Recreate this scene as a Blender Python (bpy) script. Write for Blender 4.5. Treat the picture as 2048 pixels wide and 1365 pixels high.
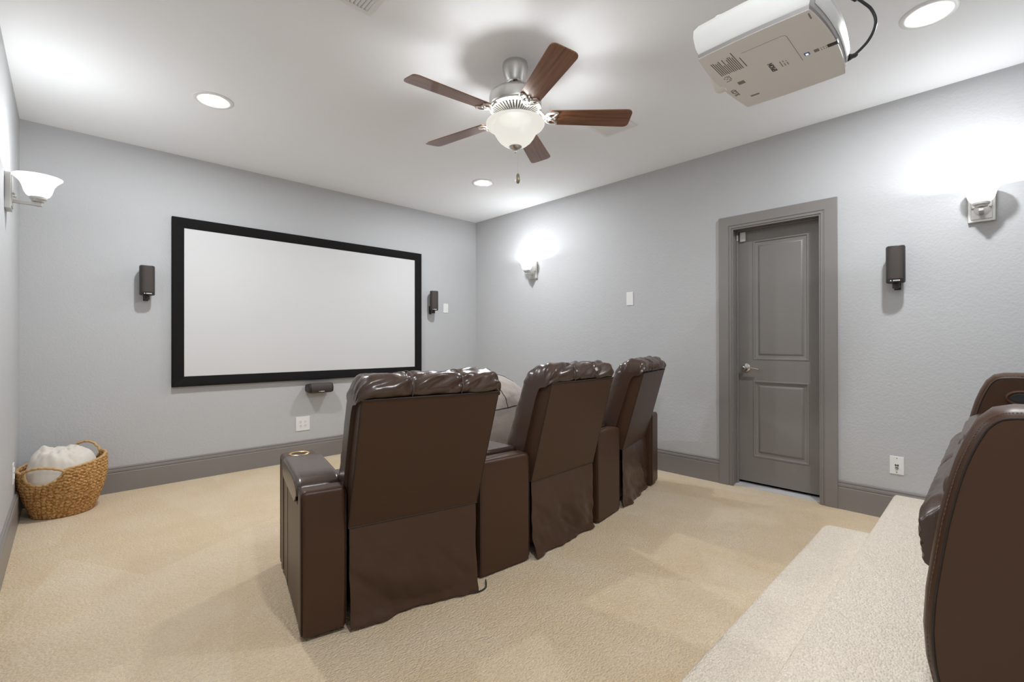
import bpy, bmesh, math, random
from mathutils import Vector, Matrix, noise
random.seed(7)
PI = math.pi
S = bpy.context.scene
for _o in list(bpy.data.objects):
    bpy.data.objects.remove(_o)
C = S.collection

# ------------------------------------------------------------------ camera
W_PX = 2048
cam_d = bpy.data.cameras.new('camera')
cam_d.sensor_fit = 'HORIZONTAL'
cam_d.sensor_width = 36.0
cam_d.lens = 927.9113 / W_PX * 36.0
cam_d.clip_start = 0.02
cam = bpy.data.objects.new('camera', cam_d)
C.objects.link(cam)
yaw, pitch, roll = 0.7654, 0.0026, -0.0014
fw = Vector((math.sin(yaw) * math.cos(pitch), math.cos(yaw) * math.cos(pitch), math.sin(pitch)))
rt = Vector((math.cos(yaw), -math.sin(yaw), 0))
up = rt.cross(fw)
rt, up = rt * math.cos(roll) + up * math.sin(roll), up * math.cos(roll) - rt * math.sin(roll)
M = Matrix((rt, up, -fw)).transposed().to_4x4()
M.translation = (0, 0, 1.1634)
cam.matrix_world = M
S.camera = cam

# ------------------------------------------------------------------ world, exposure, light levels
world = bpy.data.worlds.new('world')
S.world = world
world.use_nodes = True
world.node_tree.nodes['Background'].inputs[0].default_value = (0.0, 0.0, 0.0, 1)
vs = S.view_settings
vs.view_transform = 'Standard'
vs.look = 'None'
vs.gamma = 1
vs.exposure = 0.56
vs.use_curve_mapping = False
S.cycles.use_denoising = True
S.cycles.max_bounces = 12
S.cycles.diffuse_bounces = 8
S.cycles.sample_clamp_indirect = 6.0
DOWNLIGHT = 610.0      # radiance of a downlight lens
SCONCE_W = 5.8        # bulb in each wall sconce
FAN_W = 10.5           # bulb in the fan bowl
SHADE_E = 0.66         # lit glass of the sconces
BOWL_E = 0.50          # lit glass of the fan bowl

XL, XR, YF, YB, H = -0.238, 3.898, 4.745, -1.05, 2.74


# ------------------------------------------------------------------ materials
def srgb(r, g, b):
    f = lambda c: c / 12.92 if c <= 0.04045 else ((c + 0.055) / 1.055) ** 2.4
    return (f(r / 255), f(g / 255), f(b / 255), 1)


def mat(name, col, rough=0.5, metal=0.0, spec=0.5, bump=None, bump2=None, vary=None, coat=0.0, sheen=0.0, emit=None):
    """bump: (noise scale, strength, distance); vary: (scale, colour2, contrast)"""
    m = bpy.data.materials.new(name)
    m.use_nodes = True
    nt = m.node_tree
    p = nt.nodes['Principled BSDF']
    p.inputs['Base Color'].default_value = col
    p.inputs['Roughness'].default_value = rough
    p.inputs['Metallic'].default_value = metal
    p.inputs['Specular IOR Level'].default_value = spec
    if coat:
        p.inputs['Coat Weight'].default_value = coat
    if sheen:
        p.inputs['Sheen Weight'].default_value = sheen
    if emit:
        p.inputs['Emission Color'].default_value = emit[0]
        p.inputs['Emission Strength'].default_value = emit[1]
    tc = nt.nodes.new('ShaderNodeTexCoord')
    last = None
    for b in (bump, bump2):
        if b:
            n = nt.nodes.new('ShaderNodeTexNoise')
            n.inputs['Scale'].default_value = b[0]
            n.inputs['Detail'].default_value = 4
            nt.links.new(tc.outputs['Object'], n.inputs['Vector'])
            bp = nt.nodes.new('ShaderNodeBump')
            bp.inputs['Strength'].default_value = b[1]
            bp.inputs['Distance'].default_value = b[2]
            nt.links.new(n.outputs[0], bp.inputs['Height'])
            if last:
                nt.links.new(last.outputs[0], bp.inputs['Normal'])
            nt.links.new(bp.outputs[0], p.inputs['Normal'])
            last = bp
    if vary:
        n = nt.nodes.new('ShaderNodeTexNoise')
        n.inputs['Scale'].default_value = vary[0]
        n.inputs['Detail'].default_value = 3
        nt.links.new(tc.outputs['Object'], n.inputs['Vector'])
        r = nt.nodes.new('ShaderNodeValToRGB')
        r.color_ramp.elements[0].position = 0.5 - vary[2]
        r.color_ramp.elements[1].position = 0.5 + vary[2]
        r.color_ramp.elements[0].color = col
        r.color_ramp.elements[1].color = vary[1]
        nt.links.new(n.outputs[0], r.inputs[0])
        nt.links.new(r.outputs[0], p.inputs['Base Color'])
    return m


def emis(name, col, strength):
    m = bpy.data.materials.new(name)
    m.use_nodes = True
    nt = m.node_tree
    nt.nodes.clear()
    e = nt.nodes.new('ShaderNodeEmission')
    e.inputs[0].default_value = col
    e.inputs[1].default_value = strength
    o = nt.nodes.new('ShaderNodeOutputMaterial')
    nt.links.new(e.outputs[0], o.inputs[0])
    return m


def glass_mat(name, col, strength, clear, body=0.36):
    """lit frosted glass: glows itself and lets a share of the bulb's light straight through"""
    m = emis(name, col, strength)
    nt = m.node_tree
    tr = nt.nodes.new('ShaderNodeBsdfTransparent')
    mx = nt.nodes.new('ShaderNodeMixShader')
    mx.inputs[0].default_value = clear
    e = next(n for n in nt.nodes if n.type == 'EMISSION')
    o = next(n for n in nt.nodes if n.type == 'OUTPUT_MATERIAL')
    df = nt.nodes.new('ShaderNodeBsdfDiffuse')
    df.inputs[0].default_value = (body, body * 0.98, body * 0.94, 1)
    ad = nt.nodes.new('ShaderNodeAddShader')
    nt.links.new(e.outputs[0], ad.inputs[0])
    nt.links.new(df.outputs[0], ad.inputs[1])
    nt.links.new(ad.outputs[0], mx.inputs[1])
    nt.links.new(tr.outputs[0], mx.inputs[2])
    nt.links.new(mx.outputs[0], o.inputs[0])
    return m


def carpet_mat(name, c1, c2):
    m = bpy.data.materials.new(name)
    m.use_nodes = True
    nt = m.node_tree
    L = nt.links.new
    p = nt.nodes['Principled BSDF']
    p.inputs['Roughness'].default_value = 0.95
    p.inputs['Specular IOR Level'].default_value = 0.1
    p.inputs['Sheen Weight'].default_value = 0.15
    tc = nt.nodes.new('ShaderNodeTexCoord')
    # vacuum marks: patches of pile brushed the other way
    v = nt.nodes.new('ShaderNodeTexVoronoi')
    v.inputs['Scale'].default_value = 1.9
    mp = nt.nodes.new('ShaderNodeMapping')
    mp.inputs['Rotation'].default_value = (0, 0, 0.5)
    mp.inputs['Scale'].default_value = (1.0, 0.45, 1)
    L(tc.outputs['Object'], mp.inputs[0])
    L(mp.outputs[0], v.inputs['Vector'])
    n1 = nt.nodes.new('ShaderNodeTexNoise')
    n1.inputs['Scale'].default_value = 3.0
    n1.inputs['Detail'].default_value = 4
    L(tc.outputs['Object'], n1.inputs['Vector'])
    add = nt.nodes.new('ShaderNodeMath')
    add.operation = 'ADD'
    sp = nt.nodes.new('ShaderNodeSeparateColor')
    L(v.outputs['Color'], sp.inputs[0])
    mu = nt.nodes.new('ShaderNodeMath')
    mu.operation = 'MULTIPLY'
    mu.inputs[1].default_value = 0.36
    L(sp.outputs[0], mu.inputs[0])
    L(mu.outputs[0], add.inputs[0])
    L(n1.outputs[0], add.inputs[1])
    r = nt.nodes.new('ShaderNodeValToRGB')
    r.color_ramp.elements[0].position = 0.40
    r.color_ramp.elements[1].position = 0.95
    r.color_ramp.elements[0].color = c1
    r.color_ramp.elements[1].color = c2
    L(add.outputs[0], r.inputs[0])
    # loops of yarn in rows
    v2 = nt.nodes.new('ShaderNodeTexVoronoi')
    v2.inputs['Scale'].default_value = 115
    mp2 = nt.nodes.new('ShaderNodeMapping')
    mp2.inputs['Scale'].default_value = (0.75, 1.25, 1)
    L(tc.outputs['Object'], mp2.inputs[0])
    L(mp2.outputs[0], v2.inputs['Vector'])
    n2 = nt.nodes.new('ShaderNodeTexNoise')
    n2.inputs['Scale'].default_value = 190
    n2.inputs['Detail'].default_value = 2
    L(tc.outputs['Object'], n2.inputs['Vector'])
    mix = nt.nodes.new('ShaderNodeMix')
    mix.data_type = 'RGBA'
    mix.blend_type = 'MULTIPLY'
    mr = nt.nodes.new('ShaderNodeMapRange')
    mr.inputs[1].default_value = 0.25
    mr.inputs[2].default_value = 0.75
    mr.inputs[3].default_value = 0.80
    mr.inputs[4].default_value = 1.13
    L(n2.outputs[0], mr.inputs[0])
    cmb = nt.nodes.new('ShaderNodeCombineColor')
    for k in range(3):
        L(mr.outputs[0], cmb.inputs[k])
    mix.inputs[0].default_value = 1.0
    L(r.outputs[0], mix.inputs[6])
    L(cmb.outputs[0], mix.inputs[7])
    L(mix.outputs[2], p.inputs['Base Color'])
    bp = nt.nodes.new('ShaderNodeBump')
    bp.inputs['Strength'].default_value = 0.8
    bp.inputs['Distance'].default_value = 0.007
    bp.invert = True
    L(v2.outputs['Distance'], bp.inputs['Height'])
    L(bp.outputs[0], p.inputs['Normal'])
    return m


def wood_mat(name, c1, c2):
    m = mat(name, c1, 0.32, coat=0.25)
    nt = m.node_tree
    L = nt.links.new
    p = nt.nodes['Principled BSDF']
    tc = nt.nodes.new('ShaderNodeTexCoord')
    mp = nt.nodes.new('ShaderNodeMapping')
    mp.inputs['Scale'].default_value = (2.0, 34.0, 10.0)
    n = nt.nodes.new('ShaderNodeTexNoise')
    n.inputs['Scale'].default_value = 2.0
    n.inputs['Detail'].default_value = 5
    r = nt.nodes.new('ShaderNodeValToRGB')
    r.color_ramp.elements[0].position = 0.3
    r.color_ramp.elements[1].position = 0.7
    r.color_ramp.elements[0].color = c1
    r.color_ramp.elements[1].color = c2
    L(tc.outputs['Object'], mp.inputs[0])
    L(mp.outputs[0], n.inputs['Vector'])
    L(n.outputs[0], r.inputs[0])
    L(r.outputs[0], p.inputs['Base Color'])
    return m


M_WALL = mat('wall_paint', (0.505, 0.508, 0.518, 1), 0.6, spec=0.35, bump=(75, 0.35, 0.004), bump2=(30, 0.2, 0.004))
M_CEIL = mat('ceiling_paint', (0.91, 0.925, 0.945, 1), 0.85, spec=0.1, bump=(80, 0.15, 0.003))
M_TRIM = mat('trim_paint', (0.235, 0.218, 0.207, 1), 0.38)
M_CARPET = carpet_mat('carpet', (0.68, 0.52, 0.335, 1), (0.74, 0.605, 0.44, 1))
M_CARPET_LIT = carpet_mat('riser_carpet_lit', (0.80, 0.70, 0.585, 1), (0.83, 0.74, 0.63, 1))  # floor carpet again, the stronger light on the riser put into its colour
M_LEATHER = mat('brown_leather', (0.066, 0.0325, 0.0185, 1), 0.38, spec=0.26, bump=(420, 0.12, 0.001), bump2=(60, 0.06, 0.002))
M_LEATHER_S = mat('gathered_leather', (0.062, 0.035, 0.024, 1), 0.27, spec=0.6, bump=(300, 0.10, 0.001), bump2=(24, 0.16, 0.006))
M_SKIRT = mat('skirt_leather', (0.064, 0.0325, 0.0195, 1), 0.31, spec=0.36, bump=(300, 0.10, 0.001), bump2=(30, 0.10, 0.005))
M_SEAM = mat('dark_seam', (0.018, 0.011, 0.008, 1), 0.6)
M_STITCH = mat('stitching', (0.10, 0.07, 0.055, 1), 0.7)
M_BLACK = mat('black_velvet', (0.008, 0.0072, 0.007, 1), 0.8, spec=0.2)
M_SCREEN = mat('screen_fabric', (0.66, 0.655, 0.66, 1), 0.9, spec=0.1)
M_SPK = mat('speaker_body', (0.022, 0.018, 0.016, 1), 0.45)
M_GRILLE = mat('speaker_grille', (0.055, 0.043, 0.039, 1), 0.7, bump=(600, 0.4, 0.001))
M_WHITEP = mat('white_plastic', (0.80, 0.80, 0.79, 1), 0.35)
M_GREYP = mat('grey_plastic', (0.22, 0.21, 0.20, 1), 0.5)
M_DUCT = mat('vent_shadow_grey', (0.62, 0.62, 0.62, 1), 0.7)
M_SLOT = mat('dark_slot', (0.03, 0.03, 0.03, 1), 0.6)
M_NICKEL = mat('brushed_nickel', (0.62, 0.61, 0.59, 1), 0.34, metal=1.0)
M_PAINTNI = mat('pale_nickel_finish', (0.56, 0.55, 0.53, 1), 0.4, metal=0.35)
M_LIGHTNI = mat('painted_pewter', (0.50, 0.485, 0.46, 1), 0.4, metal=0.2)
M_BLADE = wood_mat('cherry_blade', (0.14, 0.055, 0.025, 1), (0.27, 0.12, 0.055, 1))
M_GLASS = glass_mat('lit_frosted_glass', (1, 1, 1, 1), SHADE_E, 0.16)
M_BOWL = glass_mat('lit_cream_glass', (1, 0.965, 0.88, 1), BOWL_E, 0.10, 0.16)
M_LENS = emis('lit_lens', (0.945, 0.978, 1, 1), DOWNLIGHT)
M_PROJ = mat('projector_shell', (0.60, 0.595, 0.585, 1), 0.4)
M_PROJ_G = mat('projector_top_shell', (0.88, 0.88, 0.87, 1), 0.45)
M_PRINT = mat('printed_ink', (0.10, 0.095, 0.09, 1), 0.6)
M_PRINT_L = mat('pale_printed_ink', (0.25, 0.24, 0.225, 1), 0.6)
M_BLUE = mat('blue_key', (0.10, 0.16, 0.40, 1), 0.4)
M_BLUELIT = emis('lit_key', (0.75, 0.85, 1, 1), 0.9)
M_RUBBER = mat('black_rubber', (0.025, 0.025, 0.026, 1), 0.45)
M_WICKER = mat('woven_seagrass', (0.36, 0.165, 0.038, 1), 0.7, bump=(90, 1.0, 0.008), vary=(75, (0.66, 0.40, 0.16, 1), 0.10))
M_WICKER_R = mat('wrapped_rim', (0.55, 0.35, 0.16, 1), 0.65, bump=(200, 0.6, 0.003))
M_CREAM = mat('cream_throw', (0.70, 0.645, 0.575, 1), 0.95, spec=0.1, bump=(160, 0.3, 0.002), sheen=0.3)
M_BAG = mat('taupe_microsuede', (0.36, 0.30, 0.262, 1), 0.85, spec=0.15, bump=(14, 0.5, 0.02), sheen=0.5)
M_GOLD = mat('brass_cup', (0.75, 0.48, 0.20, 1), 0.3, metal=1.0)
M_CHROME = mat('polished_chrome', (0.75, 0.73, 0.71, 1), 0.16, metal=1.0)
M_BRONZE = mat('antique_nickel', (0.30, 0.26, 0.19, 1), 0.35, metal=0.8)
M_TILE = mat('threshold_tile', (0.60, 0.59, 0.59, 1), 0.5)


# ------------------------------------------------------------------ mesh helpers
class B:
    def __init__(self):
        self.bm = bmesh.new()

    def box(self, x0, x1, y0, y1, z0, z1, bev=0.0, seg=3):
        r = bmesh.ops.create_cube(self.bm, size=1)
        vs_ = r['verts']
        for v in vs_:
            v.co = Vector(((x0 + x1) / 2 + v.co.x * (x1 - x0), (y0 + y1) / 2 + v.co.y * (y1 - y0), (z0 + z1) / 2 + v.co.z * (z1 - z0)))
        if bev:
            es = {e for v in vs_ for e in v.link_edges}
            bmesh.ops.bevel(self.bm, geom=list(es), offset=bev, segments=seg, profile=0.5, affect='EDGES')
        return self

    def loft(self, rings, closed=True, caps=True):
        """rings: lists of points, all the same length"""
        vr = [[self.bm.verts.new(p) for p in ring] for ring in rings]
        n = len(vr[0])
        for a, b in zip(vr[:-1], vr[1:]):
            for i in range(n if closed else n - 1):
                j = (i + 1) % n
                self.bm.faces.new((a[i], a[j], b[j], b[i]))
        if caps and closed:
            self.bm.faces.new(list(reversed(vr[0])))
            self.bm.faces.new(vr[-1])
        return self

    def prism(self, poly, z0, z1, bev=0.0, seg=3):
        """poly in XY, extruded in Z; bev rounds the top edge"""
        rings = [[(x, y, z0) for x, y in poly]]
        if bev:
            rings += inset_rings(poly, z1, bev, seg)
        else:
            rings.append([(x, y, z1) for x, y in poly])
        return self.loft(rings)

    def lathe(self, prof, c=(0, 0, 0), n=32, axis='z', caps=False):
        rings = []
        for r, h in prof:
            ring = []
            for k in range(n):
                a = 2 * PI * k / n
                p = (r * math.cos(a), r * math.sin(a), h)
                if axis == 'x':
                    p = (p[2], p[0], p[1])
                if axis == 'y':
                    p = (p[1], p[2], p[0])
                ring.append((c[0] + p[0], c[1] + p[1], c[2] + p[2]))
            rings.append(ring)
        return self.loft(rings, True, caps)

    def tube(self, pts, r, n=8, closed=False, flat=1.0):
        pts = [Vector(p) for p in pts]
        rings = []
        m = len(pts)
        prev = None
        for i, p in enumerate(pts):
            if closed:
                t = pts[(i + 1) % m] - pts[i - 1]
            else:
                t = pts[min(i + 1, m - 1)] - pts[max(i - 1, 0)]
            t.normalize()
            if prev is None:
                u = t.orthogonal() if abs(t.z) > 0.9 else Vector((0, 0, 1)).cross(t)
            else:
                u = prev - t * prev.dot(t)
            u.normalize()
            prev = u
            w = t.cross(u)
            rr = r[i] if isinstance(r, (list, tuple)) else r
            rings.append([p + u * (rr * math.cos(2 * PI * k / n)) + w * (rr * flat * math.sin(2 * PI * k / n)) for k in range(n)])
        if closed:
            rings.append(rings[0])
            vr = [[self.bm.verts.new(q) for q in ring] for ring in rings[:-1]]
            for i in range(m):
                a, b = vr[i], vr[(i + 1) % m]
                for k in range(n):
                    self.bm.faces.new((a[k], a[(k + 1) % n], b[(k + 1) % n], b[k]))
            return self
        return self.loft(rings)

    def grid(self, f, nu, nv):
        v = [[self.bm.verts.new(f(i / nu, j / nv)) for j in range(nv + 1)] for i in range(nu + 1)]
        for i in range(nu):
            for j in range(nv):
                self.bm.faces.new((v[i][j], v[i + 1][j], v[i + 1][j + 1], v[i][j + 1]))
        return self

    def poly(self, pts):
        self.bm.faces.new([self.bm.verts.new(p) for p in pts])
        return self

    def xform(self, m):
        bmesh.ops.transform(self.bm, matrix=m, verts=self.bm.verts)
        return self

    def build(self, name, m, parent=None, smooth=True, solid=0.0, sub=0, sharp=40):
        bmesh.ops.recalc_face_normals(self.bm, faces=self.bm.faces)
        me = bpy.data.meshes.new(name)
        self.bm.to_mesh(me)
        self.bm.free()
        me.materials.append(m)
        if smooth:
            me.polygons.foreach_set('use_smooth', [True] * len(me.polygons))
            me.set_sharp_from_angle(angle=math.radians(sharp))
        o = bpy.data.objects.new(name, me)
        C.objects.link(o)
        if parent:
            o.parent = parent
        if solid:
            md = o.modifiers.new('thickness', 'SOLIDIFY')
            md.thickness = solid
            md.offset = 0
        if sub:
            md = o.modifiers.new('smooth', 'SUBSURF')
            md.levels = md.render_levels = sub
        if smooth and not sub:
            md = o.modifiers.new('normals', 'WEIGHTED_NORMAL')
            md.keep_sharp = True
        return o


def inset_poly(poly, d):
    """inset a counter-clockwise or clockwise polygon by d"""
    n = len(poly)
    ar = sum(poly[i][0] * poly[(i + 1) % n][1] - poly[(i + 1) % n][0] * poly[i][1] for i in range(n))
    sg = 1 if ar > 0 else -1
    out = []
    for i in range(n):
        p0, p1, p2 = Vector(poly[i - 1]), Vector(poly[i]), Vector(poly[(i + 1) % n])
        a = (p1 - p0).normalized()
        b = (p2 - p1).normalized()
        na, nb = Vector((-a.y, a.x)) * sg, Vector((-b.y, b.x)) * sg
        k = na + nb
        k = k / max(k.length_squared / 2, 0.3)
        q = p1 + k * d
        out.append((q.x, q.y))
    return out


def inset_rings(poly, z1, bev, seg):
    rings = []
    for s in range(seg + 1):
        a = PI / 2 * s / seg
        pp = inset_poly(poly, bev * (1 - math.cos(a)))
        z = z1 - bev + bev * math.sin(a)
        rings.append([(x, y, z) for x, y in pp])
    return rings


def rounded(poly, r, seg=5):
    """round the corners of a polygon; r number or list"""
    out = []
    n = len(poly)
    for i in range(n):
        rr = r[i] if isinstance(r, (list, tuple)) else r
        p = Vector(poly[i])
        if rr <= 0:
            out.append((p.x, p.y))
            continue
        a = (Vector(poly[i - 1]) - p)
        b = (Vector(poly[(i + 1) % n]) - p)
        a.normalize()
        b.normalize()
        ang = a.angle(b)
        d = rr / math.tan(ang / 2)
        A, Bp = p + a * d, p + b * d
        for k in range(seg + 1):
            t = k / seg
            q = A * (1 - t) ** 2 + p * 2 * t * (1 - t) + Bp * t ** 2
            out.append((q.x, q.y))
    return out


def smooth_path(pts, n=8):
    """Catmull-Rom through pts"""
    P = [Vector(p) for p in pts]
    P = [P[0] * 2 - P[1]] + P + [P[-1] * 2 - P[-2]]
    out = []
    for i in range(1, len(P) - 2):
        for k in range(n):
            t = k / n
            a, b, c, d = P[i - 1], P[i], P[i + 1], P[i + 2]
            out.append(0.5 * ((2 * b) + (c - a) * t + (2 * a - 5 * b + 4 * c - d) * t * t + (3 * b - a - 3 * c + d) * t ** 3))
    out.append(P[-2])
    return out


def thing(name, label, cat, loc=(0, 0, 0), rz=0.0, group=None):
    o = bpy.data.objects.new(name, None)
    o.empty_display_size = 0.1
    C.objects.link(o)
    o.location = loc
    o.rotation_euler = (0, 0, rz)
    return tag(o, label, cat, group)


def tag(o, label, cat, group=None):
    o['label'] = label
    o['category'] = cat
    if group:
        o['group'] = group
    return o


def struct(o):
    o['kind'] = 'structure'
    return o


def dup(root, loc, rz, label, group=None):
    r = root.copy()
    C.objects.link(r)
    r.location = loc
    r.rotation_euler = (0, 0, rz)
    r['label'] = label
    if group:
        r['group'] = group
    for ch in list(root.children):
        c = ch.copy()
        C.objects.link(c)
        c.parent = r
        for g in list(ch.children):
            d = g.copy()
            C.objects.link(d)
            d.parent = c
    return r


def lamp(name, loc, watts, radius, parent=None, col=(0.945, 0.978, 1)):
    d = bpy.data.lights.new(name, 'POINT')
    d.energy = watts
    d.shadow_soft_size = radius
    d.color = col
    o = bpy.data.objects.new(name, d)
    C.objects.link(o)
    o.location = loc
    if parent:
        o.parent = parent
    return o


def nz(x, y, z=0.0):
    return noise.noise(Vector((x, y, z)))


# ================================================================== the setting
struct(B().box(XL - 0.2, XR + 0.03, YB - 0.2, YF + 0.2, -0.12, 0.0).build('floor', M_CARPET, smooth=False))
struct(B().box(XL - 0.2, XR + 0.2, YB - 0.2, YF + 0.2, H, H + 0.1).build('ceiling', M_CEIL, smooth=False))
struct(B().box(XL - 0.12, XL, YB, YF, -0.1, H).build('wall_left', M_WALL, smooth=False))
struct(B().box(XL - 0.12, XR + 0.16, YF, YF + 0.12, -0.1, H).build('wall_front', M_WALL, smooth=False))
struct(B().box(XL - 0.12, XR + 0.16, YB - 0.12, YB, -0.1, H).build('wall_back', M_WALL, smooth=False))
DY0, DY1, DZ = 0.835, 1.50, 2.10     # rough opening of the door
b = B()
b.box(XR, XR + 0.16, YB, DY0, -0.1, H)
b.box(XR, XR + 0.16, DY1, YF, -0.1, H)
b.box(XR, XR + 0.16, DY0, DY1, DZ, H)
struct(b.build('wall_right', M_WALL, smooth=False))

# baseboards: a profile (distance from the wall, height) swept along each wall
BP = [(0, 0), (0.017, 0), (0.017, 0.148), (0.0145, 0.153), (0.0145, 0.156), (0.0175, 0.160), (0.0185, 0.168), (0.0165, 0.176),
      (0.0105, 0.179), (0.0105, 0.1825), (0.0125, 0.186), (0.011, 0.193), (0.004, 0.198), (0, 0.198)]


def baseboard(name, runs):
    bb = B()
    for (x0, y0), (x1, y1), (nx, ny), z0 in runs:
        bb.loft([[(x + nx * d, y + ny * d, z0 + h * 1.0) for d, h in BP] for x, y in ((x0, y0), (x1, y1))])
    struct(bb.build(name, M_TRIM, sharp=25))


baseboard('baseboard_front', [((XL, YF), (XR, YF), (0, -1), 0)])
baseboard('baseboard_left', [((XL, YB), (XL, YF), (1, 0), 0)])
baseboard('baseboard_right', [((XR, 1.576), (XR, YF), (-1, 0), 0), ((XR, YB), (XR, 0.763), (-1, 0), 0)])
baseboard('baseboard_back', [((XL, YB), (XR, YB), (0, 1), 0)])

# carpeted riser and its step
b = B()
pl = [(XL + 0.0, YB), (XR, YB), (XR, 0.462), (XL, 0.462)]
b.prism(pl, -0.01, 0.172, 0.03, 5)
struct(b.build('riser_floor', M_CARPET_LIT))
b = B()
b.prism(rounded([(0.45, 0.44), (3.275, 0.44), (3.245, 0.705), (0.45, 0.705)], [0, 0, 0.06, 0.06], 6), -0.01, 0.088, 0.025, 5)
struct(b.build('step_floor', M_CARPET_LIT))
b = B()
b.prism([(XL, YB), (XR, YB), (XR, 0.035), (XL, 0.035)], 0.17, 0.260, 0.03, 5)
struct(b.build('upper_riser_floor', M_CARPET_LIT))

# door casing (trim_1), jamb (trim_2), threshold (trim_3), door
CY0, CY1, CZ = 0.763, 1.576, 2.180
OY0, OY1, OZ = 0.872, 1.465, 2.068
b = B()


def casing_ring(x0, x1, ins):
    y0, y1, z1 = OY0 - ins, OY1 + ins, OZ + ins
    return y0, y1, z1


def frame_bar(bb, x, oa, ob, xo):
    """a U frame between insets oa (inner) and ob (outer), from the wall to x"""
    ya0, ya1, za = OY0 - oa, OY1 + oa, OZ + oa
    yb0, yb1, zb = OY0 - ob, OY1 + ob, OZ + ob
    bb.box(XR - x, XR + xo, yb0, ya0, 0, zb, 0.003, 2)
    bb.box(XR - x, XR + xo, ya1, yb1, 0, zb, 0.003, 2)
    bb.box(XR - x, XR + xo, ya0 - 0.003, ya1 + 0.003, za, zb, 0.003, 2)


frame_bar(b, 0.022, 0.034, 0.111, 0)
frame_bar(b, 0.017, 0.024, 0.036, 0)
frame_bar(b, 0.020, 0.012, 0.025, 0)
frame_bar(b, 0.013, 0.000, 0.014, 0)
struct(b.build('trim_1', M_TRIM))
b = B()
JY0, JY1, JZ = 0.862, 1.474, 2.078
b.box(XR - 0.004, XR + 0.158, DY0, JY0, -0.01, DZ, 0.002, 1)
b.box(XR - 0.004, XR + 0.158, JY1, DY1, -0.01, DZ, 0.002, 1)
b.box(XR - 0.004, XR + 0.158, JY0, JY1, JZ, DZ, 0.002, 1)
b.box(XR + 0.078, XR + 0.106, JY0, JY0 + 0.012, 0, JZ, 0.003, 2)
b.box(XR + 0.078, XR + 0.106, JY1 - 0.012, JY1, 0, JZ, 0.003, 2)
b.box(XR + 0.078, XR + 0.106, JY0, JY1, JZ - 0.012, JZ, 0.003, 2)
struct(b.build('trim_2', M_TRIM))
struct(B().box(XR + 0.028, XR + 0.159, JY0 + 0.001, JY1 - 0.001, -0.06, 0.008, 0.003, 2).build('trim_3', M_TILE))

door = bpy.data.objects.new('door_1', None)
C.objects.link(door)
door.location = (XR + 0.110, JY1 - 0.004, 0.03)
struct(door)
SW, SH = JY1 - JY0 - 0.008, 2.043           # slab; local y runs from the latch side (0) towards -SW
b = B()
P1 = (-0.508, -0.113, 0.988, 1.952)         # y0 y1 z0 z1 of the moulded panels
P2 = (-0.508, -0.113, 0.205, 0.822)
b.box(0.012, 0.04, -SW, 0, 0, SH)
for y0, y1, z0, z1 in ((-SW, P1[0], 0, SH), (P1[1], 0, 0, SH), (P1[0], P1[1], 0, P2[2]), (P1[0], P1[1], P2[3], P1[2]), (P1[0], P1[1], P1[3], SH)):
    b.box(0.0, 0.013, y0, y1, z0, z1)
for y0, y1, z0, z1 in (P1, P2):
    def rr(i, x):
        return [(x, y0 + i, z0 + i), (x, y1 - i, z0 + i), (x, y1 - i, z1 - i), (x, y0 + i, z1 - i)]
    b.loft([rr(0, 0.0), rr(0.004, -0.004), rr(0.012, -0.003), rr(0.018, 0.006), rr(0.034, 0.0105), rr(0.038, 0.0105), rr(0.050, 0.002), rr(0.054, 0.001)], True, False)
    b.poly(rr(0.054, 0.001))
b.build('door_panel', M_TRIM, door, sharp=30)
hb = B()
hb.lathe([(0.0, -0.012), (0.026, -0.012), (0.033, -0.008), (0.034, 0.0)], (0, -0.062, 0.925), 24, 'x')
hb.lathe([(0.0, -0.058), (0.012, -0.056), (0.016, -0.05), (0.014, -0.034), (0.011, -0.02), (0.011, -0.006)], (0, -0.062, 0.925), 16, 'x')
hb.tube(smooth_path([(-0.047, -0.062, 0.925), (-0.050, -0.09, 0.925), (-0.050, -0.12, 0.924), (-0.047, -0.150, 0.920), (-0.044, -0.168, 0.916)], 5), 0.0075, 8, flat=0.7)
hb.build('door_handle', M_CHROME, door)

# ================================================================== things on the walls and ceiling
t = thing('projection_screen', 'large blank white projection screen in wide black frame on front wall', 'screen', (1.834, YF, 0.7937))
SWd, SHt, FR = 1.2038, 1.4185, 0.085
B().box(-SWd + 0.04, SWd - 0.04, -0.022, -0.006, 0.04, SHt - 0.04).build('screen_surface', M_SCREEN, t, smooth=False)
b = B()
prof = [(0.0, 0.0), (0.0, -0.036), (0.006, -0.040), (0.03, -0.040), (FR - 0.004, -0.026), (FR, -0.0225), (FR, 0.0)]
rings = []
for sx, sz in ((-1, 0), (1, 0), (1, 1), (-1, 1), (-1, 0)):
    rings.append([(sx * (SWd - i), y, (SHt - i) if sz else i) for i, y in prof])
b.loft(rings, True, False)
b.build('screen_frame', M_BLACK, t, sharp=20)


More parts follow.
